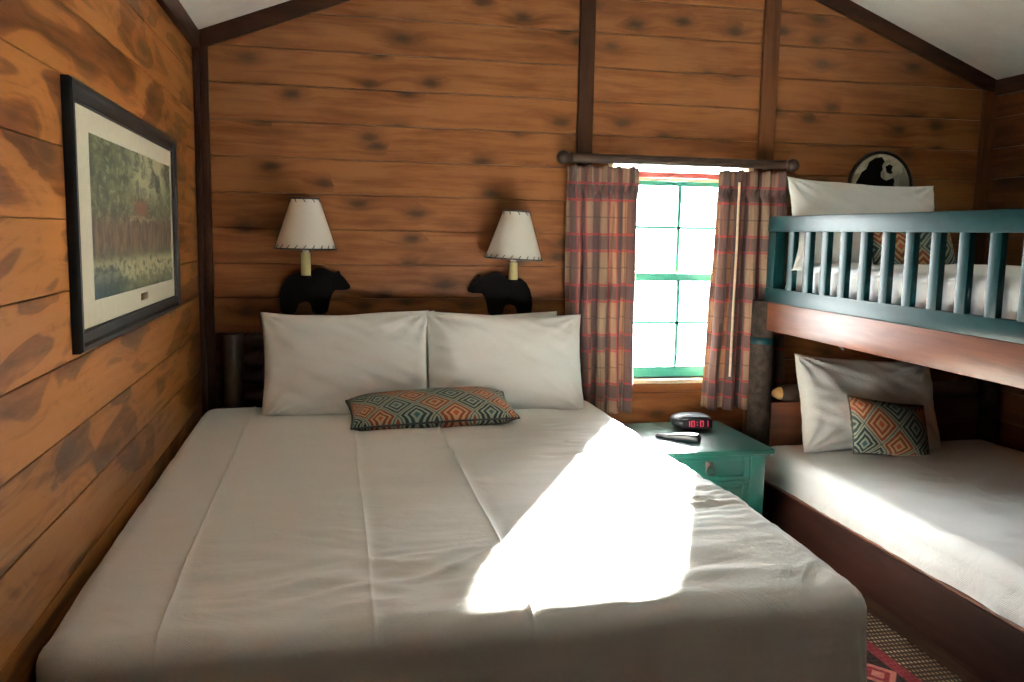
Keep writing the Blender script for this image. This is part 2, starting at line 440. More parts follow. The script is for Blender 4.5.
def back_wall():
    bm = bmesh.new()
    g = .0012
    k0 = -8
    for k in range(k0, 14):
        z0, z1 = 1.12 + k * PITCH, 1.12 + (k + 1) * PITCH
        z0 = max(z0, 0.0)
        if z1 <= 0.01: continue
        def piece(xa, xb, za, zb):
            za2, zb2 = za + g, zb - g
            if zb2 - za2 < .01: return
            # clip by the rake
            def xlo(z): return XL + max(0.0, (z - ZE)) / SL
            pts = []
            def lim(z, lo): return max(xa, xlo(z)) if lo else min(xb, 2 * XM - xlo(z))
            if lim(za2, 1) >= lim(za2, 0): return
            zt = min(zb2, zc(XM))
            pl = [(lim(za2, 1), za2)]
            if za2 < ZE < zt: pl.append((xa, ZE)) if xa <= XL + 1e-6 else None
            pl.append((lim(zt, 1), zt))
            pr = [(lim(za2, 0), za2)]
            if za2 < ZE < zt: pr.append((xb, ZE)) if xb >= XR - 1e-6 else None
            pr.append((lim(zt, 0), zt))
            if pr[-1][0] - pl[-1][0] < 1e-4: pr.pop()
            prism(bm, pl[::1] + pr[::-1], 'Y', 0.0, .02, bev=.0022)
        if z1 <= WZ0 or z0 >= WZ1: piece(XL, XR, z0, z1)
        else:
            if z0 < WZ0: piece(WX0, WX1, z0, WZ0)
            if z1 > WZ1: piece(WX0, WX1, WZ1, z1)
            piece(XL, WX0, z0, z1); piece(WX1, XR, z0, z1)
    # solid backing behind the boards, with the window hole
    for (xa, xb, za, zb) in ((XL - .1, WX0, 0, 3.1), (WX1, XR + .1, 0, 3.1), (WX0, WX1, 0, WZ0), (WX0, WX1, WZ1, 3.1)):
        box(bm, xa, xb, .02, .10, za, zb)
    return struct('wall_back', bm, M['wall_back'], shade=False)

def side_wall(name, x, sgn, mat):
    bm = bmesh.new()
    g = .0012
    for k in range(-8, 8):
        z0, z1 = max(0.0, 1.132 + k * PITCH), min(ZE + .02, 1.132 + (k + 1) * PITCH)
        if z1 - z0 < .02: continue
        xa, xb = sorted((x, x + sgn * .02))
        box(bm, xa, xb, YB, .02, z0 + g, z1 - g, bev=.0012, seg=1)
    xa, xb = sorted((x + sgn * .02, x + sgn * .1))
    box(bm, xa, xb, YB, .1, 0, ZE + .06)
    return struct(name, bm, mat, shade=False)

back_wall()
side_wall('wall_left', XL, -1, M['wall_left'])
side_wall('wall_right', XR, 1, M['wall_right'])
struct('floor', newbox(XL - .1, XR + .1, YB, .1, -.08, 0), M['floor'], shade=False)
bm = bmesh.new()
prism(bm, [(XL - .1, ZE - .0385), (XM, zc(XM)), (XR + .1, ZE - .0385), (XR + .1, ZE + .06), (XM, zc(XM) + .1), (XL - .1, ZE + .06)], 'Y', YB, .1)
struct('ceiling', bm, M['ceiling'], shade=False)

tn = [0]
def trim(bm, mat):
    tn[0] += 1
    return struct('trim_%d' % tn[0], bm, mat)
# sloping rake boards on the gable, corner posts, upright battens beside the window, wall-top boards
for s in (0, 1):
    e, r = (XL, XM) if s == 0 else (XR, XM)
    bm = bmesh.new()
    prism(bm, [(e, ZE), (r, zc(r)), (r, zc(r) - .074), (e, ZE - .074)], 'Y', -.024, 0, bev=.003)
    trim(bm, M['trim'])
trim(newbox(XL, XL + .052, -.024, 0, 0, ZE - .05, bev=.004), M['trim_z'])
trim(newbox(XL, XL + .02, -.075, -.024, 0, ZE - .05, bev=.004), M['trim_z'])
trim(newbox(XR - .075, XR, -.024, 0, 0, ZE - .05, bev=.004), M['batten'])
trim(newbox(1.088, 1.160, -.022, 0, 0, zc(1.09) - .07, bev=.004), M['trim_z'])
trim(newbox(1.978, 2.058, -.022, 0, 0, zc(2.05) - .07, bev=.004), M['batten'])
trim(newbox(XL, XL + .024, YB, -.024, ZE - .075, ZE + .004, bev=.004), M['trim_y'])
trim(newbox(XR - .024, XR, YB, -.024, ZE - .075, ZE + .004, bev=.004), M['trim_y'])
for nm, xa, xb in (('baseboard_left', XL + .021, XL + .034), ('baseboard_right', XR - .018, XR)):
    struct(nm, newbox(xa if nm.endswith('right') else XL, xb if nm.endswith('right') else XL + .016, YB, -.08, 0, .09, bev=.004), M['trim_y'])

# wall behind the camera, with the closed cabin door
bm = bmesh.new()
DX0, DX1, DZ = 2.1, 2.95, 2.02
for (xa, xb, za, zb) in ((XL - .1, DX0, 0, 3.1), (DX1, XR + .1, 0, 3.1), (DX0, DX1, DZ, 3.1)): box(bm, xa, xb, YB - .1, YB, za, zb)
struct('wall_front', bm, M['wall_back'], shade=False)
bm = newbox(DX0, DX1, YB - .06, YB - .02, 0, DZ, bev=.004)
for z0, z1 in ((.15, .85), (.98, 1.88)):
    for xa, xb in ((DX0 + .1, DX0 + .39), (DX0 + .46, DX1 - .1)): box(bm, xa, xb, YB - .024, YB - .012, z0, z1, bev=.005)
struct('door_1', bm, M['teal_stand'])

# ------------------------------------------------------------------ window_1
win = bpy.data.objects.new('window_1', None); COL.objects.link(win); win['kind'] = 'structure'
bm = bmesh.new()
fx0, fx1 = WX0, WX1
box(bm, fx0, fx0 + .025, .0, .11, WZ0, WZ1, bev=.002); box(bm, fx1 - .025, fx1, .0, .11, WZ0, WZ1, bev=.002)
box(bm, fx0, fx1, .0, .11, WZ1 - .012, WZ1, bev=.002)
obj('window_frame', bm, M['cream_trim'], win)
obj('head_strip', newbox(fx0 + .025, fx1 - .025, .03, .075, 1.690, 1.716, bev=.003), M['red_trim'], win)
obj('head_bead', newbox(fx0 + .025, fx1 - .025, .045, .08, 1.676, 1.690, bev=.002), M['cream_trim'], win)
bm = newbox(fx0 - .01, fx1 + .01, -.008, .11, WZ0 - .022, WZ0 + .0, bev=.004)
obj('window_sill', bm, M['cream_trim'], win)
sx0, sx1, cx = fx0 + .025, fx1 - .025, 1.630
def sash(nm, z0, z1, y0, y1, zm, bot, top):
    bm = bmesh.new()
    box(bm, sx0, sx0 + .035, y0, y1, z0, z1, bev=.003); box(bm, sx1 - .035, sx1, y0, y1, z0, z1, bev=.003)
    box(bm, sx0 + .035, sx1 - .035, y0, y1, z0, z0 + bot, bev=.003); box(bm, sx0 + .035, sx1 - .035, y0, y1, z1 - top, z1, bev=.003)
    o = obj(nm, bm, M['teal_window'], win)
    mb = bmesh.new()
    box(mb, cx - .008, cx + .008, y0 + .006, y1 - .006, z0 + bot, z1 - top, bev=.001)
    box(mb, sx0 + .035, sx1 - .035, y0 + .006, y1 - .006, zm - .007, zm + .007, bev=.001)
    obj('muntin', mb, M['teal_window'], o)
    obj('pane', newbox(sx0 + .03, sx1 - .03, (y0 + y1) / 2 - .002, (y0 + y1) / 2 + .002, z0 + bot * .5, z1 - top * .5), M['glass'], o, shade=False)
    return o
sash('upper_sash', 1.205, 1.676, .062, .088, 1.458, .040, .022)
lo = sash('lower_sash', .740, 1.243, .034, .060, 1.003, .052, .040)
bm = bmesh.new(); box(bm, cx - .022, cx + .022, .026, .056, 1.243, 1.251, bev=.002); sweep(bm, [(cx, .04, 1.25), (cx, .04, 1.258), (cx + .02, .036, 1.262)], .005, 10)
obj('sash_lock', bm, M['brass'], lo)
obj('pane', newbox(sx0, sx1, .060, .064, 1.716, WZ1 - .01), M['glass'], win, shade=False)

# ------------------------------------------------------------------ soft things
def pillow_bm(w, h, t, seed=0, pinch=.05, wr=.006, sag=0.0, nu=60, nv=44, sharp=.42, dent=0.0, bend=0.0):
    """a stuffed pillow lying in local X (width), Z (height), thickness along Y; origin at centre; UV in metres"""
    bm = bmesh.new(); uvl = bm.loops.layers.uv.new('UVMap')
    V = {}
    for side in (1, -1):
        for i in range(nu + 1):
            for j in range(nv + 1):
                u = -math.cos(PI * i / nu) * .35 + (-1 + 2 * i / nu) * .65
                v = -math.cos(PI * j / nv) * .35 + (-1 + 2 * j / nv) * .65
                edge = i in (0, nu) or j in (0, nv)
                if edge and side == -1: V[(side, i, j)] = V[(1, i, j)]; continue
                x = w / 2 * u * (1 - pinch * (1 - v * v) * abs(u) ** 3 * (h / w) ** .5 * 1.3)
                z = h / 2 * v * (1 - pinch * 1.5 * (1 - u * u) * abs(v) ** 3)
                b = max(0.0, (1 - abs(u) ** 2.6)) ** sharp * max(0.0, (1 - abs(v) ** 2.4)) ** sharp
                y = side * t / 2 * b
                y -= dent * math.exp(-((u * 1.3) ** 2 + ((v - .1) * 1.6) ** 2)) * side * .5
                if sag: y *= 1 + sag * (-v)
                p = Vector((x * 5 + seed * 7.1, z * 6, side * 3 + seed))
                nn = noise.noise(p) * 1.0 + noise.noise(p * 2.3) * .5
                # tension folds running in from the corners
                cd = abs(abs(u) - 1) + abs(abs(v) - 1)
                an = math.atan2(abs(abs(v) - 1) + 1e-4, abs(abs(u) - 1) + 1e-4)
                rid = math.sin(an * 13 + seed) * math.exp(-cd * 1.7) * min(1, cd * 3)
                wv = noise.noise(Vector((x * 4 + seed, z * 17 + .8 * x * 9, seed * 3 + side)))
                y += side * (wr * nn + wr * 1.2 * rid + wr * .9 * (1 - abs(wv) * 2.6) * .5) * min(1, b * 1.6)
                z += .010 * noise.noise(Vector((x * 3 + seed * 5, 7, seed))) * abs(v)
                y += bend * (x / (w / 2)) ** 2
                V[(side, i, j)] = bm.verts.new((x, y, z))
    for side in (1, -1):
        for i in range(nu):
            for j in range(nv):
                q = [(i, j), (i + 1, j), (i + 1, j + 1), (i, j + 1)]
                if side == 1: q = q[::-1]
                f = bm.faces.new([V[(side, *k)] for k in q])
                for lp, k in zip(f.loops, q):
                    lp[uvl].uv = ((k[0] / nu - .5) * w, (k[1] / nv - .5) * h)
    return bm

def piping_bm(w, h, pinch, r=.004):
    """thin corded seam round the pillow outline"""
    bm = bmesh.new(); pts = []
    N = 24
    def P(u, v):
        return Vector((w / 2 * u * (1 - pinch * (1 - v * v) * abs(u) ** 3 * (h / w) ** .5 * 1.3), 0, h / 2 * v * (1 - pinch * 1.5 * (1 - u * u) * abs(v) ** 3)))
    for a, b in (((-1, -1), (1, -1)), ((1, -1), (1, 1)), ((1, 1), (-1, 1)), ((-1, 1), (-1, -1))):
        for k in range(N): pts.append(P(a[0] + (b[0] - a[0]) * k / N, a[1] + (b[1] - a[1]) * k / N))
    pts.append(pts[0]); sweep(bm, pts, r, 6, False)
    return bm

def cover_bm(x0, x1, y0, y1, top, drop, r=.045, crease=(), wrinkles=(), seed=0, flare=.01, foot_sag=0.0, wr=1.0, step=.010, folds=.008, edge=.007, hem=True):
    """a spread lying over a mattress: top with creases and wrinkles, rounded edges, hanging sides"""
    bm = bmesh.new()
    def axis(a, b, extra=()):
        n = int((b - a) / step)
        v = [a + (b - a) * k / n for k in range(n + 1)]
        for c in extra:
            v = [t for t in v if abs(t - c) > .016 or t in (a, b)] + [c + d for d in (-.014, -.009, -.006, -.003, 0, .003, .006, .009, .014)]
        return sorted(v)
    xs = axis(x0 + r, x1 - r, [c[0] for c in crease]); ys = axis(y0 + r, y1 - r)
    def disp(x, y):
        h = 0.0
        for cxx, amp, wd in crease:
            d = x - cxx - .004 * noise.noise(Vector((cxx * 9, y * 1.7, 0)))
            if abs(d) < .12:
                h += amp * (math.exp(-abs(d) / wd) - .45 * math.exp(-((d - .022) / .022) ** 2)) * (.75 + .6 * noise.noise(Vector((y * 2.3, cxx * 5, 1))))
        h += .006 * wr * noise.noise(Vector((x * 2.2 + seed, y * 2.2, seed))) + .0048 * wr * noise.noise(Vector((x * 5 + seed, y * 11, seed)))
        for wx, wy, rx, ry, amp, ang, fr in wrinkles:
            dx, dy = x - wx, y - wy
            m = math.exp(-(dx / rx) ** 2 - (dy / ry) ** 2)
            if m < .02: continue
            ca, sa = math.cos(ang), math.sin(ang)
            al, ac = dx * ca + dy * sa, -dx * sa + dy * ca
            q = noise.noise(Vector((al * fr * .12 + seed, ac * fr + .9 * noise.noise(Vector((al * 4, ac * 3, 9))), wx * 7)))
            q2 = noise.noise(Vector((al * fr * .22 + seed, ac * fr * 2.1, wx * 3)))
            h += amp * m * ((1 - abs(q) * 2.4) * .8 + (1 - abs(q2) * 2.4) * .3 - .4)
        return h
    def zt(x, y):
        e = min(x - x0, x1 - x, y - y0, y1 - y)
        return top + disp(x, y) - edge * smooth(.30, r, e) - foot_sag * smooth(.35, 0, y - y0)
    nx, ny = len(xs), len(ys)
    T = [[bm.verts.new((x, y, zt(x, y))) for y in ys] for x in xs]
    for i in range(nx - 1):
        for j in range(ny - 1):
            bm.faces.new((T[i][j], T[i + 1][j], T[i + 1][j + 1], T[i][j + 1]))
    # boundary, counter-clockwise, every corner opened into a fan
    NC = 12
    per = []
    def fan(v, a0):
        for k in range(NC + 1): a = a0 + PI / 2 * k / NC; per.append((v, math.cos(a), math.sin(a), math.sin(PI * k / NC)))
    for i in range(1, nx - 1): per.append((T[i][0], 0, -1, 0))
    fan(T[-1][0], -PI / 2)
    for j in range(1, ny - 1): per.append((T[-1][j], 1, 0, 0))
    fan(T[-1][-1], 0)
    for i in range(nx - 2, 0, -1): per.append((T[i][-1], 0, 1, 0))
    fan(T[0][-1], PI / 2)
    for j in range(ny - 2, 0, -1): per.append((T[0][j], -1, 0, 0))
    fan(T[0][0], PI)
    n = len(per)
    prev = [p[0] for p in per]
    NA, NS = 7, 26
    for k in range(1, NA + NS + 1):
        cur = []
        for v, ax, ay, cc in per:
            th = PI / 2 * min(1, k / NA)
            sdn = max(0, (k - NA) / NS)
            bx, by, bz = v.co
            q = Vector((bx * 7 + seed, by * 7, sdn * .6))
            f = r * math.sin(th)
            if sdn > 0:
                f += flare * smooth(0, .6, sdn) + folds * smooth(.03, .9, sdn) * (noise.noise(q) + .5 * noise.noise(q * 2.2))
                f += cc * .016 * smooth(.0, .7, sdn) * math.sin(math.atan2(ay, ax) * 9)
                if hem: f += .0035 * math.exp(-((sdn - .17) / .02) ** 2)
            wv = disp(bx + ax * r, by + ay * r) - disp(bx, by) if k <= NA else disp(bx + ax * r, by + ay * r) - disp(bx, by)
            z = bz - r * (1 - math.cos(th)) - sdn * drop + wv * min(1, k / NA) * (1 - sdn) * .7
            cur.append(bm.verts.new((bx + ax * f, by + ay * f, z)))
        for a in range(n):
            b = (a + 1) % n
            vs = [prev[a], cur[a], cur[b], prev[b]]
            vs = [t for q, t in enumerate(vs) if t not in vs[:q]]
            if len(vs) > 2: bm.faces.new(vs)
        prev = cur
    return bm

# ------------------------------------------------------------------ double bed
BX0, BX1, BY0, BY1, BT = -.536, 1.152, -2.275, -.125, .687
bed = thing('double_bed', 'double bed with a dark log headboard under the two bear lamps', 'bed', (.3, -1.2, 0))
O = Vector((-.3, 1.2, 0))
def rel(bm, o=O):
    bmesh.ops.translate(bm, vec=o, verts=bm.verts); return bm
for x in (-.418, 1.035):
    obj('headboard_post', rel(log_bm((x, -.072, 0), (x, -.072, .975), .046, .05)), M['log_dark'], bed)
for z in (.30, .70, .79, .87, .945):
    bm = bmesh.new()
    xs = [-.385, -.365, -.345, -.325] + [-.2 + .15 * k for k in range(8)] + [.95, .975, .995, 1.01]
    rs = [.018, .019, .028, .036] + [.036] * 8 + [.036, .030, .020, .018]
    sweep(bm, [(x, -.07, z) for x in xs], rs, 16, True, .06)
    obj('headboard_rail', rel(bm), M['log_dark'], bed)
for x in (-.46, 1.075):
    obj('side_rail', rel(newbox(x - .02, x + .02, -2.18, -.12, .16, .32, bev=.006)), M['bunk_dark'], bed)
obj('foot_rail', rel(newbox(-.44, 1.055, -2.19, -2.15, .16, .32, bev=.006)), M['bunk_dark'], bed)
for x in (-.44, 1.05):
    obj('leg', rel(newbox(x - .035, x + .035, -2.18, -2.11, 0, .16, bev=.005)), M['bunk_dark'], bed)
bm = newbox(-.47, 1.08, -2.19, -.13, .27, .645, bev=.05, seg=4)
obj('mattress', rel(bm), M['mattress'], bed)

bm = cover_bm(BX0, BX1, BY0, BY1, BT, .42, r=.058,
              crease=((-.322, .0055, .005), (.075, .0065, .005), (.388, .0065, .005)),
              wrinkles=((1.00, -1.62, .20, .27, .024, .10, 11), (.80, -1.15, .20, .12, .010, .1, 16), (.28, -2.02, .34, .15, .013, .16, 12),
                        (.66, -2.14, .30, .09, .012, .25, 11), (.62, -.98, .3, .18, .013, .1, 15), (-.08, -2.05, .30, .12, .012, .1, 13),
                        (.02, -1.78, .12, .12, .012, -.5, 12), (1.05, -2.2, .10, .09, .012, .6, 14), (-.46, -2.2, .09, .09, .012, -.6, 14),
                        (.95, -.75, .2, .3, .010, .1, 14), (.25, -1.2, .3, .5, .004, 1.2, 9)),
              seed=2, flare=.003, foot_sag=.012, step=.0095, folds=.006)
cov = obj('bedspread', bm, M['sheet'])
tag(cov, 'white bedspread over the double bed, creased and crossed by a sun patch', 'bedspread')

def put_pillow(name, label, cat, bm, mat, loc, rx, ry=0.0, rz=0.0, group=None):
    o = obj(name, bm, mat)
    o.location = loc
    o.rotation_euler = (rx, ry, rz)
    return tag(o, label, cat, group)
D = math.radians
put_pillow('pillow', 'white pillow at the front left of the double bed, under the bear facing right', 'pillow',
           pillow_bm(.690, .455, .17, 1, .05, .016, .25), M['pillow'], (.055, -.285, .868), D(-18), D(-.6), D(-1), 'bed pillows')
put_pillow('pillow', 'white pillow at the front right of the double bed, next to the plaid curtain', 'pillow',
           pillow_bm(.700, .455, .17, 5, .05, .017, .25), M['pillow'], (.722, -.285, .862), D(-19), D(1.6), D(2), 'bed pillows')
put_pillow('pillow', 'white pillow tucked behind the front left pillow, only its corner peeking out', 'pillow',
           pillow_bm(.68, .43, .11, 3, .04, .005), M['pillow'], (.10, -.165, .858), D(-12), D(-1.5), 0, 'bed pillows')
put_pillow('pillow', 'white pillow tucked behind the front right pillow, its top edge showing', 'pillow',
           pillow_bm(.66, .43, .11, 8, .04, .005), M['pillow'], (.66, -.165, .858), D(-12), D(-1.0), 0, 'bed pillows')

cu = thing('lumbar_cushion', 'long lumbar cushion with teal and rust diamonds lying on the double bed', 'cushion', (.372, -.575, .735), (D(-79), D(-1.5), D(3)))
obj('cushion_cover', pillow_bm(.635, .27, .128, 11, .05, .003, 0, sharp=.42), M['kilim'], cu)
obj('piping', piping_bm(.637, .272, .05), M['black'], cu)

# ------------------------------------------------------------------ bear wall lamps
BEAR = [(.076, 1.179), (.060, 1.200), (.046, 1.217), (.034, 1.228), (.031, 1.241), (.022, 1.243), (.015, 1.234), (-.011, 1.241), (-.030, 1.250), (-.050, 1.254), (-.072, 1.250),
        (-.093, 1.241), (-.135, 1.236), (-.168, 1.226), (-.192, 1.208), (-.210, 1.178), (-.221, 1.140), (-.224, 1.105), (-.219, 1.067), (-.207, 1.056), (-.188, 1.053), (-.168, 1.056), (-.155, 1.066),
        (-.150, 1.084), (-.143, 1.100), (-.120, 1.110), (-.100, 1.106), (-.092, 1.092), (-.086, 1.067), (-.073, 1.056), (-.056, 1.053), (-.036, 1.057), (-.021, 1.067), (-.016, 1.090),
        (-.012, 1.112), (-.003, 1.139), (.010, 1.159), (.030, 1.160), (.050, 1.160), (.068, 1.164), (.075, 1.170)]
def bear_lamp(label, px, pz, mirror, tilt, dz=0.0):
    t = thing('wall_lamp', label, 'lamp', (px, 0, pz), group='bear wall lamps')
    s = -1 if mirror else 1
    bm = bmesh.new()
    pts = [(s * (x + .109), z - 1.15) for x, z in BEAR]
    prism(bm, pts, 'Y', -.034, -.024, bev=.002)
    obj('bear_plate', bm, M['bear'], t)
    obj('wall_mount', newbox(-.05, .05, -.024, 0, .02, .075, bev=.004), M['bear'], t)
    bm = bmesh.new()
    sweep(bm, [(0, -.034, .078), (0, -.07, .078), (0, -.115, .078), (0, -.14, .078)], .007, 10)
    lathe(bm, [(.012, .066), (.024, .070), (.026, .076), (.022, .078)], 20, Matrix.Translation((0, -.14, 0)))
    obj('arm', bm, M['bear'], t)
    bm = bmesh.new(); lathe(bm, [(.0195, .072), (.020, .076), (.0195, .170 + dz), (.017, .174 + dz)], 24, Matrix.Translation((0, -.14, 0)))
    obj('candle_tube', bm, M['candle'], t)
    bm = bmesh.new(); lathe(bm, [(.010, .172 + dz), (.013, .176 + dz), (.013, .205), (.009, .21), (.02, .225), (.029, .25), (.026, .275), (.012, .292)], 20, Matrix.Translation((0, -.14, 0)))
    obj('bulb', bm, M['shade'], t)
    R = Matrix.Translation((0, -.14, .186 + dz)) @ Matrix.Rotation(tilt, 4, 'Y')
    bm = bmesh.new()
    r0, r1, h = .1255, .056, .212
    lathe(bm, [(r0, 0), (r1, h), (r1 - .002, h), (r0 - .002, 0), (r0, 0)], 56, R, False, False)
    bmesh.ops.remove_doubles(bm, verts=bm.verts, dist=1e-5)
    sh = obj('lamp_shade', bm, M['shade'], t)
    bm = bmesh.new(); lathe(bm, [(.012, h - .012), (.012, h - .008), (.006, h - .008), (.006, h - .012), (.012, h - .012)], 16, R, False, False)
    for k in range(3):
        a = k * 2 * PI / 3; sweep(bm, [R @ Vector((.01 * math.cos(a), .01 * math.sin(a), h - .010)), R @ Vector((r1 * math.cos(a), r1 * math.sin(a), h - .003))], .0015, 6)
    obj('shade_spider', bm, M['bronze'], sh)
    for rr, zz in ((r0 + .0005, .003), (r1 + .0005, h - .003)):
        bm = bmesh.new()
        N = 56
        sweep(bm, [R @ Vector((rr * math.cos(2 * PI * k / N), rr * math.sin(2 * PI * k / N), zz)) for k in range(N + 1)], .0036, 8, False)
        obj('shade_trim', bm, M['black'], sh)
    for rr, zz, sg, cnt in ((r0, .002, 1, 22), (r1, h - .002, -1, 10)):     # one cord whipped round each rim
        bm = bmesh.new(); pts = []
        def on(a, z, d): rq = r0 + (r1 - r0) * z / h + d; return R @ Vector((rq * math.cos(a), rq * math.sin(a), z))
        for k in range(cnt):
            a0 = 2 * PI * (k + .3) / cnt; sl = .10 if sg > 0 else .16
            pts += [on(a0, zz, .0025), on(a0 + sl * .5, zz + sg * .008, .002), on(a0 + sl, zz + sg * .016, .0015), on(a0 + sl + .02, zz + sg * .016, -.003),
                    on(a0 + sl * .6 + PI / cnt, zz + sg * .004, -.005), on(a0 + 2 * PI / cnt - .02, zz - sg * .003, -.002)]
        pts.append(pts[0]); sweep(bm, pts, .0017, 5, False)
        obj('lacing', bm, M['black'], sh)
    return t
bear_lamp('black bear silhouette wall lamp on the left, its bear facing right', -.109, 1.15, False, D(.3))
bear_lamp('black bear silhouette wall lamp on the right, its bear facing left, near the curtain', .778, 1.138, True, D(2.6), -.020)

# ------------------------------------------------------------------ framed picture on the left wall
PY0, PY1, PZ0, PZ1 = -.616, .616, -.292, .292
pic = thing('framed_picture', 'black framed woodland print with a cream mat on the left plank wall', 'picture', (-.544, -1.254, 1.4325), (D(-.35), 0, 0))
fw = .047
bm = bmesh.new()
def mitre(bm, y0, y1, z0, z1, w, xa, xb):
    o = [(y0, z0), (y1, z0), (y1, z1), (y0, z1)]; i = [(y0 + w, z0 + w), (y1 - w, z0 + w), (y1 - w, z1 - w), (y0 + w, z1 - w)]
    for k in range(4):
        k2 = (k + 1) % 4
        def lv(p, x): return Vector((x, p[0], p[1]))
        mo = lambda t: (o[k][0] + (i[k][0] - o[k][0]) * t, o[k][1] + (i[k][1] - o[k][1]) * t)
        mo2 = lambda t: (o[k2][0] + (i[k2][0] - o[k2][0]) * t, o[k2][1] + (i[k2][1] - o[k2][1]) * t)
        prof = [(0, xa), (0, xb - .006), (.10, xb), (.30, xb), (.42, xb - .007), (.80, xb - .010), (.92, xb - .007), (1.0, xb - .011), (1.0, xa)]
        A = [bm.verts.new(lv(mo(t), x)) for t, x in prof]; B = [bm.verts.new(lv(mo2(t), x)) for t, x in prof]
        fs = [bm.faces.new((A[q], B[q], B[q + 1], A[q + 1])) for q in range(len(prof) - 1)]
    bmesh.ops.remove_doubles(bm, verts=bm.verts, dist=1e-6)
    bmesh.ops.recalc_face_normals(bm, faces=bm.faces)
mitre(bm, PY0, PY1, PZ0, PZ1, fw, -.003, .019)
obj('picture_frame', bm, M['frame'], pic)
obj('backing_board', newbox(-.002, .001, PY0 + .01, PY1 - .01, PZ0 + .01, PZ1 - .01), M['frame'], pic)
my, mz = .047, .047
iy0, iy1, iz0, iz1 = -.455, .548, -.188, .194
bm = bmesh.new()
for (a, b, c, d) in ((PY0 + fw - .004, iy0, PZ0 + fw - .004, PZ1 - fw + .004), (iy1, PY1 - fw + .004, PZ0 + fw - .004, PZ1 - fw + .004), (iy0, iy1, PZ0 + fw - .004, iz0), (iy0, iy1, iz1, PZ1 - fw + .004)):
    box(bm, .003, .006, a, b, c, d)
obj('mat_board', bm, M['mat'], pic, shade=False)
bm = bmesh.new(); uvl = bm.loops.layers.uv.new('UVMap')
vs = [bm.verts.new((.0045, y, z)) for y, z in ((iy0, iz0), (iy1, iz0), (iy1, iz1), (iy0, iz1))]
f = bm.faces.new(vs)
for lp, uv in zip(f.loops, ((0, 0), (1, 0), (1, 1), (0, 1))): lp[uvl].uv = uv
ex = bmesh.ops.extrude_face_region(bm, geom=[f]); bmesh.ops.translate(bm, vec=(-.003, 0, 0), verts=[e for e in ex['geom'] if isinstance(e, bmesh.types.BMVert)])
bmesh.ops.recalc_face_normals(bm, faces=bm.faces)
obj('print', bm, M['painting'], pic, shade=False)
obj('nameplate', newbox(.005, .008, .035, .125, iz0 - .036, iz0 - .016, bev=.001), M['brass'], pic)

# ------------------------------------------------------------------ curtains and rod
RZ, RY = 1.757, -.085
rod = thing('curtain_rod', 'dark round wooden curtain rod with ball finials above the window', 'curtain rod', (1.565, RY, RZ))
bm = bmesh.new(); sweep(bm, [(-.52 + 1.04 * k / 12, 0, 0) for k in range(13)], .021, 18, True, .04)
obj('pole', bm, M['rod'], rod)
for s in (-1, 1):
    bm = bmesh.new(); 
    Mx = Matrix.Translation((s * .52, 0, 0)) @ Matrix.Rotation(s * PI / 2, 4, 'Y')
    lathe(bm, [(.022, -.008), (.026, 0), (.018, .006), (.016, .010)] + [(.031 * math.sin(a), .037 - .031 * math.cos(a)) for a in [PI * (.2 + .78 * k / 12) for k in range(13)]], 24, Mx)
    obj('finial', bm, M['rod'], rod)
    bm = bmesh.new(); box(bm, s * .44 - .012, s * .44 + .012, .015, .062, -.020, .02, bev=.003); 
    obj('bracket', bm, M['rod'], rod)

def curtain_bm(x0, x1, y, zt, zb, npl, amp, seed, bx0=None, bx1=None, full=2.1):
    bm = bmesh.new(); uvl = bm.loops.layers.uv.new('UVMap')
    bx0 = x0 if bx0 is None else bx0; bx1 = x1 if bx1 is None else bx1
    nu, nv = npl * 22, 70
    V = []
    U = (x1 - x0) * full
    for j in range(nv + 1):
        v = j / nv
        z = zt + (zb - zt) * v
        row = []
        head = smooth(.13, .085, v)                    # 1 in the stitched heading
        pin = math.exp(-((v - .095) / .022) ** 2)
        for i in range(nu + 1):
            s = i / nu
            sw = s + .35 / npl * noise.noise(Vector((s * npl * .7, seed * 3.3, v * .5))) * math.sin(PI * s)
            ph = sw * npl
            fr = ph - math.floor(ph)
            wave = math.cos(2 * PI * ph)
            am = amp * (.62 + .38 * smooth(.1, .8, v)) * (.8 + .5 * noise.noise(Vector((math.floor(ph + .5) * 1.7, seed, v * 1.1))))
            # pinch pleats: narrow bunches at the crest, flat in between, at the heading
            crest = math.exp(-((fr - .5) / .16) ** 2)
            trip = crest * (.75 + .25 * math.cos((fr - .5) * 2 * PI * 8))
            hy = -amp * 1.1 * trip * (1 - .55 * pin) + amp * .2
            fy = am * wave * 1.0 + .2 * am * math.cos(4 * PI * ph + seed)
            yy = y + (hy * head + fy * (1 - head))
            xx0 = x0 + (bx0 - x0) * v ** 1.4; xx1 = x1 + (bx1 - x1) * v ** 1.4
            xx = xx0 + (xx1 - xx0) * s + .010 * math.sin(4 * PI * ph) * (1 - head) - head * pin * .018 * math.sin(2 * PI * fr) 
            xx += .006 * noise.noise(Vector((s * 9, v * 4, seed)))
            zz = z + .004 * math.sin(2 * PI * ph + 1) * v + (.006 * crest * (1 - v) if j < 3 else 0)
            row.append((bm.verts.new((xx, yy, zz)), (s * U + seed * .07, z)))
        V.append(row)
    for j in range(nv):
        for i in range(nu):
            q = [V[j][i], V[j + 1][i], V[j + 1][i + 1], V[j][i + 1]]
            f = bm.faces.new([k[0] for k in q])
            for lp, k in zip(f.loops, q): lp[uvl].uv = k[1]
    return bm
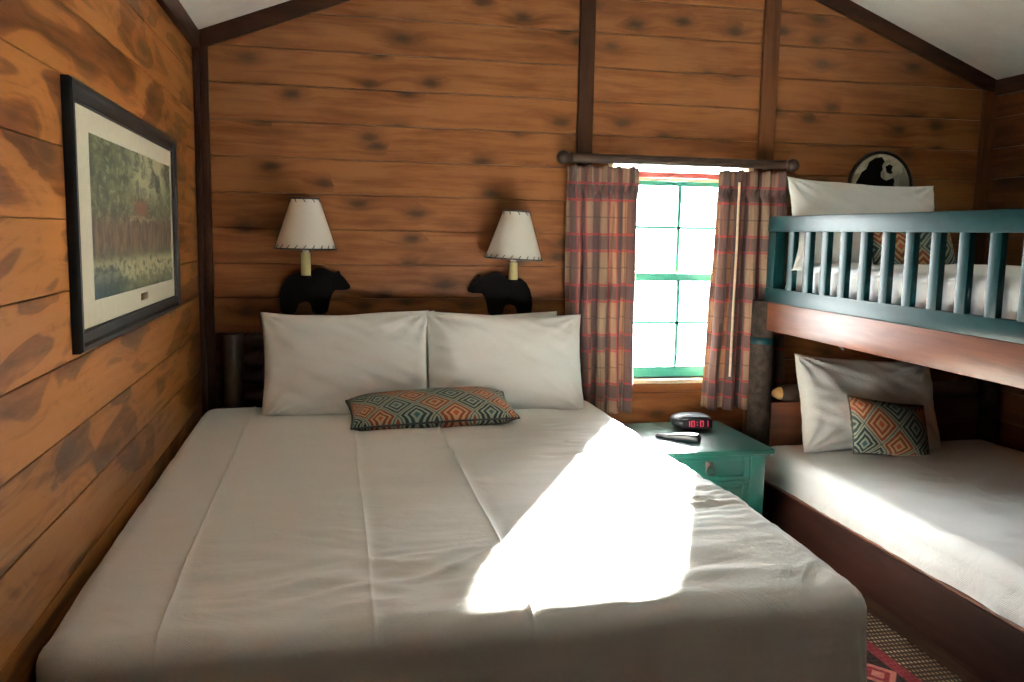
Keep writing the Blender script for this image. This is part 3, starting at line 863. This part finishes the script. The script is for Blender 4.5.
for x0, x1, npl, seed, bx, lab in ((1.030, 1.368, 5, 1.0, (1.055, 1.372), 'plaid curtain panel on the left side of the window, hanging beside the pillows'),
                                   (1.757, 2.105, 5, 2.4, (1.728, 2.165), 'plaid curtain panel on the right side of the window, running behind the bunk post')):
    o = obj('curtain', curtain_bm(x0, x1, -.082, 1.722, .600, npl, .038, seed, *bx), M['plaid'])
    md = o.modifiers.new('cloth_thickness', 'SOLIDIFY'); md.thickness = .002; md.offset = 0
    tag(o, lab, 'curtain', 'plaid window curtains')
wand = obj('curtain_wand', (lambda b: (sweep(b, [(1.836, -.128, 1.668), (1.836, -.132, 1.40), (1.833, -.134, 1.1), (1.832, -.135, .765)], .0055, 10), b)[1])(bmesh.new()), M['cord'])
tag(wand, 'cream curtain wand hanging in front of the right curtain panel', 'curtain wand')
cb = bmesh.new(); sweep(cb, [(2.005, -.045, .62), (2.004, -.043, .54), (2.0, -.045, .45), (1.998, -.04, .35), (1.99, -.035, .02)], .003, 8)
tag(obj('lamp_cord', cb, M['raw_wood']), 'thin tan cord hanging behind the nightstand beside the bunk post', 'cord')

# ------------------------------------------------------------------ nightstand with clock radio and remote
ns = thing('nightstand', 'teal painted nightstand with drawers between the double bed and the bunk', 'nightstand', (1.52, -.385, 0))
N0 = Vector((-1.52, .385, 0))
obj('top', rel(newbox(1.250, 1.792, -.665, -.115, .527, .550, bev=.006), N0), M['teal_stand'], ns)
bm = bmesh.new()
box(bm, 1.278, 1.342, -.635, -.13, .0, .527, bev=.003); box(bm, 1.700, 1.766, -.635, -.13, .0, .527, bev=.003)
box(bm, 1.342, 1.700, -.150, -.135, .08, .527)
for z0, z1 in ((.518, .527), (.398, .411), (.262, .275), (.10, .15)): box(bm, 1.342, 1.700, -.635, -.2, z0, z1, bev=.002)
obj('carcass', rel(bm, N0), M['teal_stand'], ns)
bm = newbox(1.262, 1.780, -.650, -.125, .518, .527, bev=.003); obj('top_moulding', rel(bm, N0), M['teal_stand'], ns)
for z0, z1 in ((.413, .516), (.277, .396), (.152, .260)):
    bm = bmesh.new()
    box(bm, 1.345, 1.697, -.622, -.605, z0, z1, bev=.003)
    w = .026
    box(bm, 1.345, 1.345 + w, -.630, -.618, z0, z1, bev=.003); box(bm, 1.697 - w, 1.697, -.630, -.618, z0, z1, bev=.003)
    box(bm, 1.345 + w, 1.697 - w, -.630, -.618, z0, z0 + w * .7, bev=.003); box(bm, 1.345 + w, 1.697 - w, -.630, -.618, z1 - w * .7, z1, bev=.003)
    box(bm, 1.35, 1.69, -.605, -.2, z0 + .005, z1 - .02)
    dr = obj('drawer', rel(bm, N0), M['teal_stand'], ns)
    bm = bmesh.new(); zc2 = (z0 + z1) / 2 + .018
    Mx = Matrix.Translation((1.52, -.622, zc2)) @ Matrix.Rotation(PI / 2, 4, 'X')
    lathe(bm, [(.019, 0), (.019, .003), (.015, .005), (.008, .007), (.008, .014), (.010, .018), (.006, .021)], 20, Mx)
    pull = obj('drawer_pull', rel(bm, N0), M['bronze'], dr)
    bm = bmesh.new(); N = 28
    sweep(bm, [(1.52 + .019 * math.sin(2 * PI * k / N), -.640, zc2 - .020 + .021 * math.cos(2 * PI * k / N)) for k in range(N + 1)], .0036, 8, False)
    obj('pull_ring', rel(bm, N0), M['bronze'], pull)

ck = thing('clock_radio', 'black clock radio with red digits at the back of the teal nightstand', 'clock radio', (1.592, -.262, .550), (0, 0, D(-3)))
bm = bmesh.new()
secs = []
for k in range(17):                                    # rounded dome body swept along its width
    s = -1 + 2 * k / 16
    q = max(.0, 1 - abs(s) ** 2.6) ** .5
    ring = []
    for m in range(24):
        a = 2 * PI * m / 24
        ca, sa = math.cos(a), math.sin(a)
        yy = .062 * math.copysign(abs(ca) ** .75, ca) * (.30 + .70 * q)
        zz = .036 + .034 * math.copysign(abs(sa) ** .7, sa) * (.25 + .75 * q)
        if sa > 0: yy += .012 * sa
        ring.append(bm.verts.new((s * .094, yy, zz)))
    secs.append(ring)
for a, b in zip(secs, secs[1:]):
    for m in range(24): bm.faces.new((a[m], a[(m + 1) % 24], b[(m + 1) % 24], b[m]))
bm.faces.new(secs[0]); bm.faces.new(secs[-1][::-1])
bmesh.ops.recalc_face_normals(bm, faces=bm.faces)
obj('clock_body', bm, M['plastic'], ck)
bm = bmesh.new()
sweep(bm, [(-.072 + .144 * k / 12, -.020 - .012 * (1 - ((k - 6) / 6) ** 2), .0675 - .012 * ((k - 6) / 6) ** 2) for k in range(13)], [.004] + [.0075] * 11 + [.004], 10)
obj('snooze_bar', bm, M['plastic_grey'], ck)
disp_ = newbox(-.070, .070, -.003, .003, -.021, .021, bev=.002)
Rd = Matrix.Translation((.006, -.0605, .036)) @ Matrix.Rotation(D(-10), 4, 'X')
bmesh.ops.transform(disp_, matrix=Rd, verts=disp_.verts)
dp = obj('display_window', disp_, M['plastic'], ck)
SEG = {'0': 'abcdef', '1': 'bc', '9': 'abcdfg', '2': 'abdeg'}
bm = bmesh.new()
def seg_digit(ch, x, w=.016, h=.027):
    t = .0036
    P = {'a': (x, x + w, h / 2 - t, h / 2), 'd': (x, x + w, -h / 2, -h / 2 + t), 'g': (x, x + w, -t / 2, t / 2),
         'f': (x, x + t, 0, h / 2), 'e': (x, x + t, -h / 2, 0), 'b': (x + w - t, x + w, 0, h / 2), 'c': (x + w - t, x + w, -h / 2, 0)}
    for s in SEG[ch]:
        a, b, c, d = P[s]; box(bm, a, b, -.0045, -.0028, c, d, M=Rd)
for ch, x in zip('1001', (-.052, -.030, .012, .034)): seg_digit(ch, x)
for z in (-.006, .006): box(bm, -.004, 0, -.0045, -.0028, z - .002, z + .002, M=Rd)
obj('digits', bm, M['led'], dp)

rm = thing('remote_control', 'black remote control lying on the teal nightstand in front of the clock radio', 'remote control', (1.447, -.458, .550), (0, 0, D(-43)))
bm = bmesh.new()
prof = [(-.098, .014, .012), (-.092, .019, .018), (-.04, .020, .021), (.0, .021, .028), (.05, .024, .036), (.085, .024, .036), (.095, .020, .026)]
secs = []
for x, hw, h in prof:
    ring = []
    for m in range(20):
        a = 2 * PI * m / 20; ca, sa = math.cos(a), math.sin(a)
        ring.append(bm.verts.new((x, hw * math.copysign(abs(ca) ** .5, ca), h / 2 + .5 * h * math.copysign(abs(sa) ** .6, sa))))
    secs.append(ring)
for a, b in zip(secs, secs[1:]):
    for m in range(20): bm.faces.new((a[m], a[(m + 1) % 20], b[(m + 1) % 20], b[m]))
bm.faces.new(secs[0]); bm.faces.new(secs[-1]); bmesh.ops.recalc_face_normals(bm, faces=bm.faces)
obj('remote_body', bm, M['plastic'], rm)
bm = bmesh.new()
for i in range(6):
    for j in range(3):
        lathe(bm, [(.0035, .018 + .004 * max(0, i - 2)), (.0035, .0215 + .0045 * max(0, i - 2))], 8, Matrix.Translation((-.07 + .022 * i, -.010 + .010 * j, 0)))
obj('buttons', bm, M['buttons'], rm)

# ------------------------------------------------------------------ bunk bed
PXF, PXB = 1.953, 3.185
bunk = thing('bunk_bed', 'log post bunk bed with a teal guard rail along the right wall', 'bunk bed', (2.55, -1.25, 0))
B0 = Vector((-2.55, 1.25, 0))
def bp(name, bm, mat, parent=bunk, **k): return obj(name, rel(bm, B0), mat, parent, **k)
for x, y, top in ((PXF, -.205, 1.13), (PXB, -.205, 1.13), (PXF, -2.31, 1.13), (PXB, -2.31, 1.13)):
    p = bp('log_post', log_bm((x, y, 0), (x, y, top), .054, .07, 26, 22), M['bark'])
    bm = bmesh.new(); lathe(bm, [(.0585, -.014), (.0605, -.008), (.0605, .014), (.0585, .018)], 24, Matrix.Translation((x, y, .945)), False, False)
    bp('painted_band', bm, M['teal_rail'], p)
FX = 1.940
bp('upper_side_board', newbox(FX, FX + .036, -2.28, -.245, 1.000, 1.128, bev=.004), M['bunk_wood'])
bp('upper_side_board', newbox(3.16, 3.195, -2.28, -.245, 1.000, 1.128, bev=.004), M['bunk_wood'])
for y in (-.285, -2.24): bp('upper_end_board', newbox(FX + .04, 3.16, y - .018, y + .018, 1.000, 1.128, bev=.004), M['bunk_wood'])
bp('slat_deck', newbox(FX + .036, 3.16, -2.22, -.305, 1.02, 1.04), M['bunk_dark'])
# guard rail: two rails, end stiles and slats, each slat on its own
gx0, gx1 = FX + .002, FX + .026
zt0, zt1, zb0, zb1 = 1.446, 1.514, 1.128, 1.192
gr = bp('guard_rail', newbox(gx0 - .004, gx1 + .006, -2.28, -.225, zt0, zt1, bev=.004), M['teal_rail'])
bp('bottom_rail', newbox(gx0 - .002, gx1 + .004, -2.28, -.225, zb0, zb1, bev=.004), M['teal_rail'], gr)
for y in (-.262, -2.25): bp('stile', newbox(gx0 - .002, gx1 + .030, y - .032, y + .032, zb1, zt0, bev=.004), M['teal_rail'], gr)
yy = -.428
k = 0
while yy > -2.2:
    bp('slat', newbox(gx0, gx1, yy - .024, yy + .024, zb1 - .004, zt0 + .004, bev=.003), M['teal_rail'], gr); yy -= .1310
# lower bunk
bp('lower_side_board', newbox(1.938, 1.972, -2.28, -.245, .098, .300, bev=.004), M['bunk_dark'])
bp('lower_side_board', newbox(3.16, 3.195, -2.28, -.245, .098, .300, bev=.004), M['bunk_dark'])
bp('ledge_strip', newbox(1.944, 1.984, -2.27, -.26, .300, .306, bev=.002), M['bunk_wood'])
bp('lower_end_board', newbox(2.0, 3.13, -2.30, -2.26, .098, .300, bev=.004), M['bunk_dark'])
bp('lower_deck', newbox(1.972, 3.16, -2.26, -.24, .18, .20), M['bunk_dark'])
bp('headboard_panel', newbox(2.010, 3.14, -.215, -.190, .10, .652, bev=.004), M['bunk_head'])
bm = bmesh.new()
sweep(bm, [(2.060, -.2, .692), (2.085, -.2, .692), (2.12, -.2, .692)] + [(2.2 + .1 * i, -.2, .692) for i in range(10)], [.030, .040, .042] + [.042] * 10, 18, True, .05)
lr = bp('head_log_rail', bm, M['log_dark'])
bm = bmesh.new(); sweep(bm, [(2.005, -.2, .692), (2.022, -.2, .692), (2.050, -.2, .692), (2.0605, -.2, .692)], [.009, .014, .028, .0295], 18, True, .04)
bp('peeled_tenon', bm, M['raw_wood'], lr)
bp('mattress', newbox(1.995, 3.150, -2.25, -.235, .20, .43, bev=.04, seg=3), M['mattress'])
bp('mattress', newbox(1.995, 3.150, -2.21, -.31, 1.04, 1.285, bev=.04, seg=3), M['mattress'])
bm = bmesh.new(); sweep(bm, [(2.29, -.30, .985), (2.29, -.30, .955), (2.295, -.30, .93), (2.31, -.302, .91)], [.011, .010, .009, .004], 10)
bp('deck_clip', bm, M['plastic_grey'])

tag(obj('fitted_sheet', cover_bm(1.962, 3.153, -2.255, -.228, .466, .118, r=.055, crease=((2.45, .003, .012),),
        wrinkles=((2.5, -.95, .5, .14, .010, -.35, 8), (2.05, -.45, .12, .2, .008, 1.2, 10), (2.2, -1.5, .3, .4, .007, -1.2, 8), (2.7, -1.3, .4, .3, .008, -.4, 8)),
        seed=6, flare=.006, folds=.010, step=.014, hem=False), M['sheet2']),
    'white fitted sheet on the lower bunk mattress, above the dark red side board', 'bed sheet', 'bunk sheets')
tag(obj('fitted_sheet', cover_bm(1.984, 3.153, -2.215, -.305, 1.318, .16, r=.05,
        wrinkles=((2.0, -.8, .1, 1.2, .010, 1.4, 11), (2.3, -.9, .4, .5, .006, .8, 8)), seed=9, flare=.0, folds=.014, step=.014, hem=False), M['sheet2']),
    'white fitted sheet on the upper bunk mattress, seen through the teal rail', 'bed sheet', 'bunk sheets')
put_pillow('pillow', 'white pillow leaning at the head of the lower bunk', 'pillow',
           pillow_bm(.745, .455, .17, 14, .06, .015, .2), M['pillow'], (2.430, -.345, .658), D(-20), D(3.5), D(4), 'bunk pillows')
put_pillow('pillow', 'white pillow leaning at the head of the upper bunk, its top above the teal rail', 'pillow',
           pillow_bm(.73, .42, .15, 21, .06, .014, .2), M['pillow'], (2.31, -.40, 1.472), D(-14), D(1.5), D(0), 'bunk pillows')
c2 = thing('throw_cushion', 'teal and rust diamond patterned cushion leaning on the lower bunk pillow', 'cushion', (2.425, -.515, .582), (D(-24), D(9), D(7)), group='bunk cushions')
obj('cushion_cover', pillow_bm(.43, .255, .12, 31, .04, .003, 0, sharp=.5), M['kilim2'], c2)
obj('piping', piping_bm(.432, .257, .04, .0035), M['black'], c2)
c3 = thing('throw_cushion', 'diamond patterned cushion on the upper bunk, half hidden behind the guard rail slats', 'cushion', (2.43, -.575, 1.372), (D(-22), D(0), D(0)), group='bunk cushions')
obj('cushion_cover', pillow_bm(.40, .235, .12, 37, .04, .003, 0, sharp=.5), M['kilim2'], c3)
obj('piping', piping_bm(.402, .237, .04, .0035), M['black'], c3)

# ------------------------------------------------------------------ round plaque above the bunk
pq = thing('wall_plaque', 'round black and cream wildlife plaque on the back wall above the top bunk', 'wall plaque', (2.642, 0, 1.674))
Mx = Matrix.Rotation(PI / 2, 4, 'X')
bm = bmesh.new(); lathe(bm, [(.135, 0), (.173, 0), (.177, .006), (.176, .020), (.170, .024), (.163, .020), (.160, .012), (.135, .012)], 64, Mx)
obj('rim', bm, M['frame'], pq)
bm = bmesh.new(); lathe(bm, [(.162, .010), (.162, .0125)], 64, Mx); obj('face', bm, M['plaque'], pq)
def blob(name, pts, y0=-.017, y1=-.0115):
    b = bmesh.new(); prism(b, pts, 'Y', y0, y1, bev=.001); return obj(name, b, M['bear'], pq)
blob('dark_figure', [(-.148, -.06), (-.135, .02), (-.120, .045), (-.108, .070), (-.085, .085), (-.070, .120), (-.040, .140), (-.005, .146), (.012, .125), (.000, .105), (.004, .085), (-.006, .070), (-.004, .050), (.012, .038),
                     (.030, .034), (.050, .042), (.066, .046), (.072, .030), (.068, .012), (.082, .004), (.100, .002), (.105, -.02), (.118, -.035), (.13, -.07), (.10, -.12), (0, -.15), (-.1, -.115)])
blob('dark_tuft', [(.020, .100), (.040, .112), (.058, .104), (.052, .085), (.060, .070), (.045, .066), (.028, .074)])

# ------------------------------------------------------------------ rug
bm = newbox(.25, 1.990, -2.9, -.72, .0005, .011, bev=.003)
tag(obj('rug', bm, M['rug']), 'woven rug with beige rope rows and red stripes between the beds', 'rug')

# ------------------------------------------------------------------ light
w = bpy.data.worlds.new('World'); SC.world = w; w.use_nodes = True
nt = w.node_tree; nt.nodes.clear()
bgd = nt.nodes.new('ShaderNodeBackground'); wo = nt.nodes.new('ShaderNodeOutputWorld')
bgd.inputs[0].default_value = (.97, .98, 1.0, 1); bgd.inputs[1].default_value = 15.0
nt.links.new(bgd.outputs[0], wo.inputs[0])

def lamp(name, kind, energy, color, loc, rot=None, **k):
    l = bpy.data.lights.new(name, kind); l.energy = energy; l.color = color
    for a, b in k.items(): setattr(l, a, b)
    o = bpy.data.objects.new(name, l); COL.objects.link(o); o.location = loc
    if rot is not None: o.rotation_euler = rot
    return o
p = lamp('window_portal', 'AREA', 1, (1, 1, 1), ((WX0 + WX1) / 2, .12, (WZ0 + WZ1) / 2), (-PI / 2, 0, 0), shape='RECTANGLE', size=WX1 - WX0, size_y=WZ1 - WZ0)
p.data.cycles.is_portal = True
sun_dir = Vector((-1.13, -2.235, -1.0)).normalized()
s = lamp('sun', 'SUN', 240, (1.0, .95, .86), (4, 6, 4), angle=D(2.6))
s.rotation_euler = sun_dir.to_track_quat('-Z', 'Y').to_euler()

# ------------------------------------------------------------------ camera
cd = bpy.data.cameras.new('camera'); cam = bpy.data.objects.new('camera', cd); COL.objects.link(cam)
cd.sensor_width = 36.0; cd.lens = 36.0 * 860.6 / 1024; cd.clip_start = .02; cd.clip_end = 200
rx = Vector((.97901781, -.20301006, .01763623)); ry = Vector((.00819348, .12569487, .99203511)); rz = Vector((-.20360989, -.97107555, .12472088))
mw = Matrix((rx, ry, rz)).transposed().to_4x4(); mw.translation = Vector((0, -3.85, 1.42))
cam.matrix_world = mw
SC.camera = cam
vs = SC.view_settings
vs.view_transform = 'Standard'; vs.look = 'None'; vs.gamma = 1.0; vs.exposure = 1.72
try: vs.use_curve_mapping = False
except Exception: pass
SC.cycles.use_denoising = True
SC.cycles.max_bounces = 10; SC.cycles.diffuse_bounces = 6; SC.cycles.transparent_max_bounces = 12
SC.cycles.caustics_reflective = False; SC.cycles.caustics_refractive = False
SC.cycles.sample_clamp_indirect = 8.0
